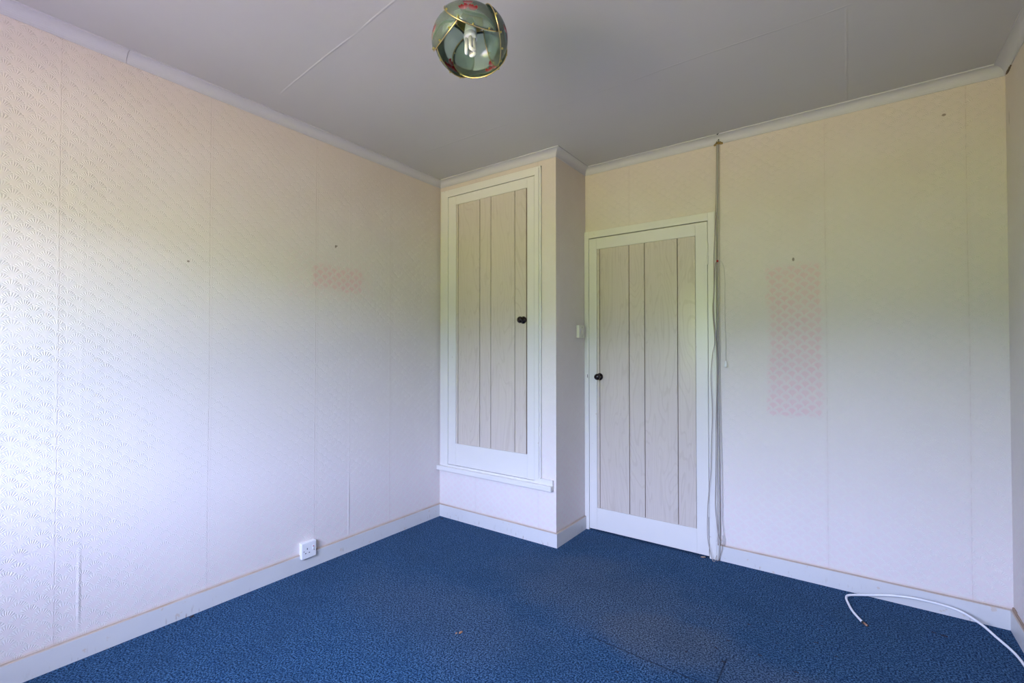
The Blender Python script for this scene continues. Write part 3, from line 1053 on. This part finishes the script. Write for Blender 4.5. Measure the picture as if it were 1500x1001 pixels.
NP = 5
RHO = math.radians(53)
PH0 = math.radians(-22)
for k in range(NP):
    phc = phi_near + PH0 + math.radians(36) + k * 2 * PI / NP
    c = sph(math.radians(73), phc)
    eu = Vector((-math.sin(phc), math.cos(phc), 0))       # to the side
    ev = c.cross(eu).normalized()
    if ev.z < 0:
        ev = -ev                                             # up

    def surf(a, b_, rr):
        """a,b_: tangent coords in units of RHO (disc), rr: radius"""
        q = math.hypot(a, b_)
        ang = RHO * q * 1.0
        d = c * math.cos(ang)
        if q > 1e-6:
            d = d + (eu * (a / q) + ev * (b_ / q)) * math.sin(ang)
        return d * (rr - 0.0062 * a)

    def petal(bm_):
        uvl = bm_.loops.layers.uv.new('UVMap')
        NR, NA = 9, 36
        coords = {}
        outer, inner = [], []
        for (rr, lst) in ((LR, outer), (LR - .0022, inner)):
            lst.append([bm_.verts.new(place(surf(0, 0, rr)))])
            coords[lst[0][0]] = (0, 0)
            for i in range(1, NR + 1):
                ring = []
                for j in range(NA):
                    t = 2 * PI * j / NA
                    a, b2 = i / NR * math.cos(t), i / NR * math.sin(t)
                    v = bm_.verts.new(place(surf(a, b2, rr)))
                    coords[v] = (a, b2)
                    ring.append(v)
                lst.append(ring)
            for j in range(NA):
                bm_.faces.new((lst[0][0], lst[1][j], lst[1][(j + 1) % NA]))
            for i in range(1, NR):
                for j in range(NA):
                    bm_.faces.new((lst[i][j], lst[i + 1][j], lst[i + 1][(j + 1) % NA], lst[i][(j + 1) % NA]))
        for j in range(NA):
            bm_.faces.new((outer[NR][j], inner[NR][j], inner[NR][(j + 1) % NA], outer[NR][(j + 1) % NA]))
        bmesh.ops.recalc_face_normals(bm_, faces=bm_.faces)
        for f in bm_.faces:
            for l in f.loops:
                l[uvl].uv = coords[l.vert]
    pt = part(lamp, 'shade_petal', petal, M['shade'], True)
    rim = [place(surf(math.cos(2 * PI * j / 48), math.sin(2 * PI * j / 48), LR - .001)) for j in range(48)]
    part(pt, 'brass_edge', lambda b_: tube(b_, rim, .0017, 8, True), M['brass'], True)
    for t in (-165, -130, -100, -68, -38, -8, 25):
        a = math.radians(t)
        p1 = place(surf(.955 * math.cos(a), .955 * math.sin(a), LR + .0012))

        def stud(b_):
            res = bmesh.ops.create_icosphere(b_, subdivisions=2, radius=.0032)
            for v in res['verts']:
                v.co += p1
        part(pt, 'brass_stud', stud, M['brass_dark'], True)


def along(prof, b_, seg=24):
    """turned piece on the lamp's tilted axis; prof (radius, height above lamp centre)"""
    rings = []
    for (r, h) in prof:
        rings.append([b_.verts.new(place(Vector((r * math.cos(2 * PI * j / seg), r * math.sin(2 * PI * j / seg), h)))) for j in range(seg)])
    for a, c_ in zip(rings, rings[1:]):
        for j in range(seg):
            b_.faces.new((a[j], a[(j + 1) % seg], c_[(j + 1) % seg], c_[j]))
    b_.faces.new(rings[0][::-1])
    b_.faces.new(rings[-1])
    bmesh.ops.recalc_face_normals(b_, faces=b_.faces)


part(lamp, 'top_cap', lambda b_: along([(.001, LR + .018), (.008, LR + .017), (.012, LR + .008), (.040, LR + .003), (.044, LR - .006), (.040, LR - .008), (.001, LR - .006)], b_), M['brass_dark'], True)
part(lamp, 'lamp_holder', lambda b_: along([(.001, LR - .004), (.014, LR - .004), (.017, .075), (.019, .055), (.019, .040), (.001, .040)], b_), M['plastic'], True)
bulb = part(lamp, 'bulb', lambda b_: along([(.001, .041), (.017, .040), (.0205, .034), (.0205, .014), (.019, .006), (.001, .006)], b_), M['plastic'], True, 'white energy-saving bulb')
for k in range(3):
    a0 = math.radians(120 * k) + phi_near + 0.5

    def utube(b_):
        r0 = .0125
        dirv = Vector((math.cos(a0), math.sin(a0), 0))
        tan = Vector((-math.sin(a0), math.cos(a0), 0))
        pts_ = [place(dirv * r0 + tan * .0068 + Vector((0, 0, .002))), place(dirv * r0 + tan * .0068 + Vector((0, 0, -.052)))]
        for q in range(1, 8):
            t = PI * q / 8
            pts_.append(place(dirv * r0 + tan * .0068 * math.cos(t) + Vector((0, 0, -.052 - .0068 * math.sin(t)))))
        pts_ += [place(dirv * r0 - tan * .0068 + Vector((0, 0, -.052))), place(dirv * r0 - tan * .0068 + Vector((0, 0, .002)))]
        tube(b_, pts_, .0055, 10)
    part(bulb, 'tube', utube, M['tube'], True)
